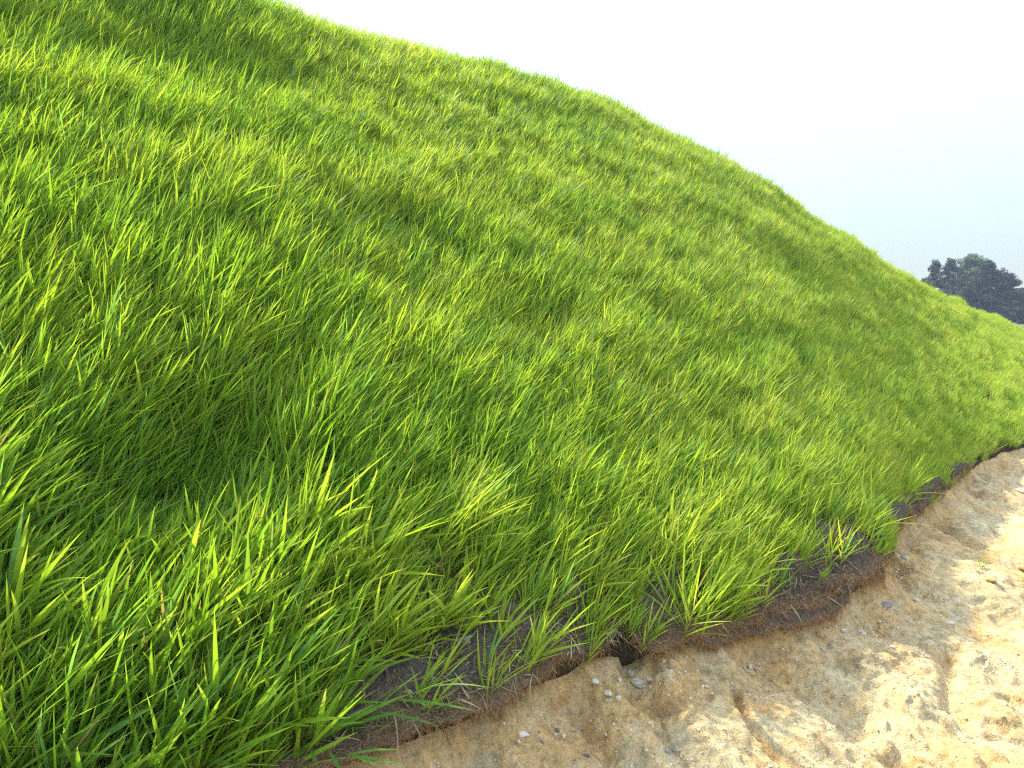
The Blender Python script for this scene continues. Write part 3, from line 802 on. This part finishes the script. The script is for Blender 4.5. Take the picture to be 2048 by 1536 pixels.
for i, (lab, a, m, size) in enumerate([("gritty grey rock chunk sunk in the nearest mat, upper of two", 7.01, .20, .036), ("gritty grey rock chunk near the front of the nearest mat, lower of two", 6.77, .10, .026), ("grey crusty clod under the grass on the mat above the washout hole", 7.78, .38, .06)]):
    v, f = rock_verts(size, .6, 560 + i, rough=.8)
    o = mesh_obj("clod", v, f, ST["grey"], loc=on_mat(a, m, .03))
    tag(o, lab, "clod", group="grey clods on the mat")

def grit(n, rng):
    """loose grit and crumbs strewn over the bare soil"""
    x = rng.uniform(-.6, 5.0, n); y = rng.uniform(1.7, 7.5, n)
    k = rng.random(n) < .6
    x = np.where(k, rng.uniform(-.4, 2.3, n), x); y = np.where(k, rng.uniform(1.8, 3.9, n), y)
    a, d = foot_coords(x, y)
    ok = (d > .02) & (d < 1.6) & (rng.random(n) < .30 + .70 * smooth(-.1, .5, fbm(x * 2.2, y * 2.2, 3, 95)))
    x, y = x[ok], y[ok]; n = len(x)
    z = ground_z(x, y)
    tv = np.array([(1, 0, -.3), (-.5, .87, -.3), (-.5, -.87, -.3), (.2, .1, .8), (-.7, .1, .55), (.5, -.5, .5), (.45, .65, .45)])
    tf = np.array([(3, 4, 5), (3, 6, 4), (3, 5, 6), (0, 6, 5), (1, 4, 6), (2, 5, 4), (0, 1, 6), (1, 2, 4), (0, 5, 2)])
    sz = .0013 * np.exp(rng.gamma(1.5, .34, n)); sz = np.minimum(sz, .008)
    lip = np.exp(-((d[ok] - .07) / .05) ** 2); sz = sz * (1 + 1.6 * lip * rng.random(n) ** 3)           # crumbs gather under the lip
    th = rng.uniform(0, 6.28, n); c, s_ = np.cos(th), np.sin(th)
    J = tv[None] + rng.normal(0, .18, (n, 7, 3))
    V = np.stack([J[..., 0] * c[:, None] - J[..., 1] * s_[:, None], (J[..., 0] * s_[:, None] + J[..., 1] * c[:, None]) * .8, J[..., 2] * .8], -1) * sz[:, None, None]
    V += np.stack([x, y, z], -1)[:, None]
    F = (np.arange(n)[:, None, None] * 7 + tf[None]).reshape(-1, 3)
    pal = np.array([(.52, .40, .24), (.60, .51, .36), (.42, .31, .17), (.38, .34, .25), (.62, .54, .40), (.22, .16, .10), (.50, .28, .11)])
    col = pal[rng.choice(7, n, p=[.32, .17, .2, .12, .04, .07, .08])] * rng.uniform(.75, 1.15, (n, 1))
    o = mesh_obj("gravel", V.reshape(-1, 3), F, M_GRIT, smoothed=False, color=np.repeat(col, 7, 0))
    tag(o, "loose pale grit and soil crumbs strewn over the bare bank", "gravel", kind="stuff")
grit(90000, RNG)

# ------------------------------------------------------------------ trees beyond the shoulder of the hill
def tube(pts, rad, sides=8):
    pts = np.array(pts, float); rad = np.array(rad, float)
    T = np.gradient(pts, axis=0); T /= np.linalg.norm(T, axis=1, keepdims=True)
    s1 = np.cross(T, np.array([.9, .37, .1])); s1 /= np.linalg.norm(s1, axis=1, keepdims=True); s2 = np.cross(s1, T)
    ph = np.arange(sides) * 2 * np.pi / sides
    V = pts[:, None] + rad[:, None, None] * (s1[:, None] * np.cos(ph)[None, :, None] + s2[:, None] * np.sin(ph)[None, :, None])
    i = (np.arange(len(pts) - 1)[:, None] * sides + np.arange(sides)[None]).ravel()
    j = (np.arange(len(pts) - 1)[:, None] * sides + (np.arange(sides)[None] + 1) % sides).ravel()
    return V.reshape(-1, 3), np.stack([i, j, j + sides, i + sides], -1)

def tree(name, label, x, y, height, width, kind, seed, col, base=None, cat="tree"):
    """tapered trunk with limbs; crown of leaf clumps carried at the limb ends"""
    rng = np.random.default_rng(seed)
    z0 = gz(x, y) - .1
    root = empty(name, (x, y, z0))
    H = height; W = width / 2
    q = np.linspace(0, 1, 9)
    lean = rng.normal(0, .03, 2)
    tr = np.stack([lean[0] * H * q + .10 * np.sin(q * 5 + seed), lean[1] * H * q, H * .9 * q], -1)
    tv, tf = tube(tr, .022 * H * (1 - .85 * q) + .02)
    parts = [(tv, tf)]; cl = []
    lo = base if base is not None else (.30 if kind != "shrub" else .05)
    nl = 26 if kind != "shrub" else 16
    for k in range(nl):
        f = lo + (1 - lo) * ((k + rng.random()) / nl) ** .85
        az = k * 2.4 + rng.normal(0, .4)
        rel = (f - lo) / (1 - lo)
        if kind == "conifer": reach = W * (1.02 - rel) ** .75 * rng.uniform(.6, 1.15); rise = rng.uniform(-.15, .25)
        elif kind == "round": reach = W * math.sqrt(max(.03, 1 - (2 * rel - .9) ** 2)) * rng.uniform(.6, 1.1); rise = rng.uniform(.1, .6)
        else: reach = W * (1 - rel ** 2.2 * .75) * rng.uniform(.45, 1.2); rise = rng.uniform(.1, .7)
        P0 = np.array([np.interp(f * .95, q, tr[:, c]) for c in range(3)]); P0[2] = min(f * H * .93, H * .9)
        e = P0 + np.array([math.cos(az) * reach, math.sin(az) * reach, reach * rise * .6])
        mid = (P0 + e) / 2 + np.array([0, 0, -.08 * reach])
        parts.append(tube([P0, mid, e], [.012 * H * (1 - .7 * f), .008 * H * (1 - .7 * f), .012], 5))
        m = 2 + int(reach > W * .5) + int(kind != "conifer")
        for w in np.linspace(.45, 1.0, m): cl.append((P0 * (1 - w) + e * w + rng.normal(0, .12, 3) * W * .5, rng.uniform(.12, .25) * W * (1.1 - .30 * (kind == "conifer")) + .24))
    cl.append((np.array([tr[-1, 0], tr[-1, 1], H * .95]), .16 * W + .25))
    V, F, off = [], [], 0
    for v, f in parts: V.append(v); F.append(f + off); off += len(v)
    mesh_obj("trunk", np.concatenate(V), np.concatenate(F), M_BARK, root)
    C = np.array([c for c, r in cl]); R = np.array([r for c, r in cl])
    per = 120
    n = len(C) * per
    d = rng.normal(0, 1, (n, 3)); d /= np.linalg.norm(d, axis=1, keepdims=True)
    rr = np.repeat(R, per)
    P = np.repeat(C, per, 0) + d * (rr * rng.random(n) ** .45)[:, None] * np.array([1, 1, .72])
    P[:, 2] = np.minimum(P[:, 2], H)
    ax = rng.normal(0, 1, (n, 3)); ax /= np.linalg.norm(ax, axis=1, keepdims=True)
    bx = np.cross(ax, d + .1); bx /= np.linalg.norm(bx, axis=1, keepdims=True)
    L = rng.uniform(.10, .20, n)[:, None]
    V = np.stack([P - ax * L, P + bx * L * .5, P + ax * L, P - bx * L * .5], 1).reshape(-1, 3)
    F = np.arange(n * 4).reshape(-1, 4)
    ctone = np.repeat(rng.uniform(.7, 1.35, len(C)), per)[:, None] * rng.uniform(.75, 1.3, (n, 1))
    mesh_obj("crown", V, F, M_LEAF, root, smoothed=False, color=np.repeat(np.array(col) * ctone, 4, 0))
    tag(root, label, cat, group="trees behind the shoulder of the hill")

K = 1 / 1435.0
def tx(px, Y): return (px - 1024) * K * Y
DK, MD, PL = (.020, .040, .030), (.030, .054, .034), (.075, .110, .055)
for nm, lab, px, Y, top, wpx, kind, seed, col, base in (
        ("conifer_tree", "slim dark pointed conifer, leftmost of the clump behind the hill", 1864, 106, 518, 64, "conifer", 1, MD, .12),
        ("conifer_tree", "taller blunt conifer second from the left of the distant clump", 1889, 110, 515, 70, "conifer", 2, MD, .12),
        ("broadleaf_tree", "small pale green crown peeping between the conifers and the tallest tree", 1910, 116, 525, 30, "round", 3, PL, .4),
        ("broadleaf_tree", "tallest tree of the distant clump, with a rounded pale olive crown", 1936, 113, 506, 78, "round", 4, PL, .35),
        ("broadleaf_tree", "dark irregular tree right of the rounded olive crown", 1968, 108, 520, 70, "open", 5, DK, .30),
        ("broadleaf_tree", "dark broad tree with sky gaps, second from the right edge", 2003, 106, 546, 70, "open", 6, DK, .28),
        ("broadleaf_tree", "lower dark tree at the right edge of the photo", 2038, 104, 576, 72, "open", 7, MD, .1),
        ("shrub", "sparse dark bush at the left foot of the conifers", 1845, 105, 556, 44, "shrub", 8, MD, .05),
        ("shrub", "dense undergrowth bush below the pointed conifers", 1880, 103, 578, 60, "shrub", 9, MD, .05),
        ("shrub", "dark undergrowth bush below the tallest olive tree", 1928, 102, 575, 62, "shrub", 10, DK, .05),
        ("shrub", "dark bush filling the gap under the crowns of the dark trees", 1963, 102, 590, 52, "shrub", 13, DK, .03),
        ("shrub", "dark undergrowth bush under the dark tree with sky gaps", 1990, 102, 612, 60, "shrub", 11, DK, .05),
        ("shrub", "low dark bush at the right edge under the lowest tree", 2030, 101, 616, 62, "shrub", 12, DK, .05)):
    x = tx(px, Y); h = (660 - top) * K * Y - gz(x, Y)
    tree(nm, lab, x, Y, h, wpx * K * Y, kind, seed, col, base, "tree" if nm != "shrub" else "bush")

# ------------------------------------------------------------------ hazy air over the whole place
def haze_box():
    x0, x1, y0, y1, z0, z1 = -905, 905, -305, 905, -8, 17
    V = [(x, y, z) for x in (x0, x1) for y in (y0, y1) for z in (z0, z1)]
    F = [(0, 1, 3, 2), (4, 6, 7, 5), (0, 4, 5, 1), (2, 3, 7, 6), (0, 2, 6, 4), (1, 5, 7, 3)]
    m = bpy.data.materials.new("pale_haze"); m.use_nodes = True
    n, l = m.node_tree.nodes, m.node_tree.links
    n.remove(n["Principled BSDF"])
    v = n.new("ShaderNodeVolumePrincipled")
    v.inputs["Color"].default_value = (.70, .82, 1.0, 1); v.inputs["Density"].default_value = .0006; v.inputs["Anisotropy"].default_value = .2
    l.new(v.outputs[0], n["Material Output"].inputs["Volume"])
    tag(mesh_obj("haze", V, np.array(F), m, smoothed=False), "thin pale blue haze in the air", "haze", kind="stuff")
haze_box()
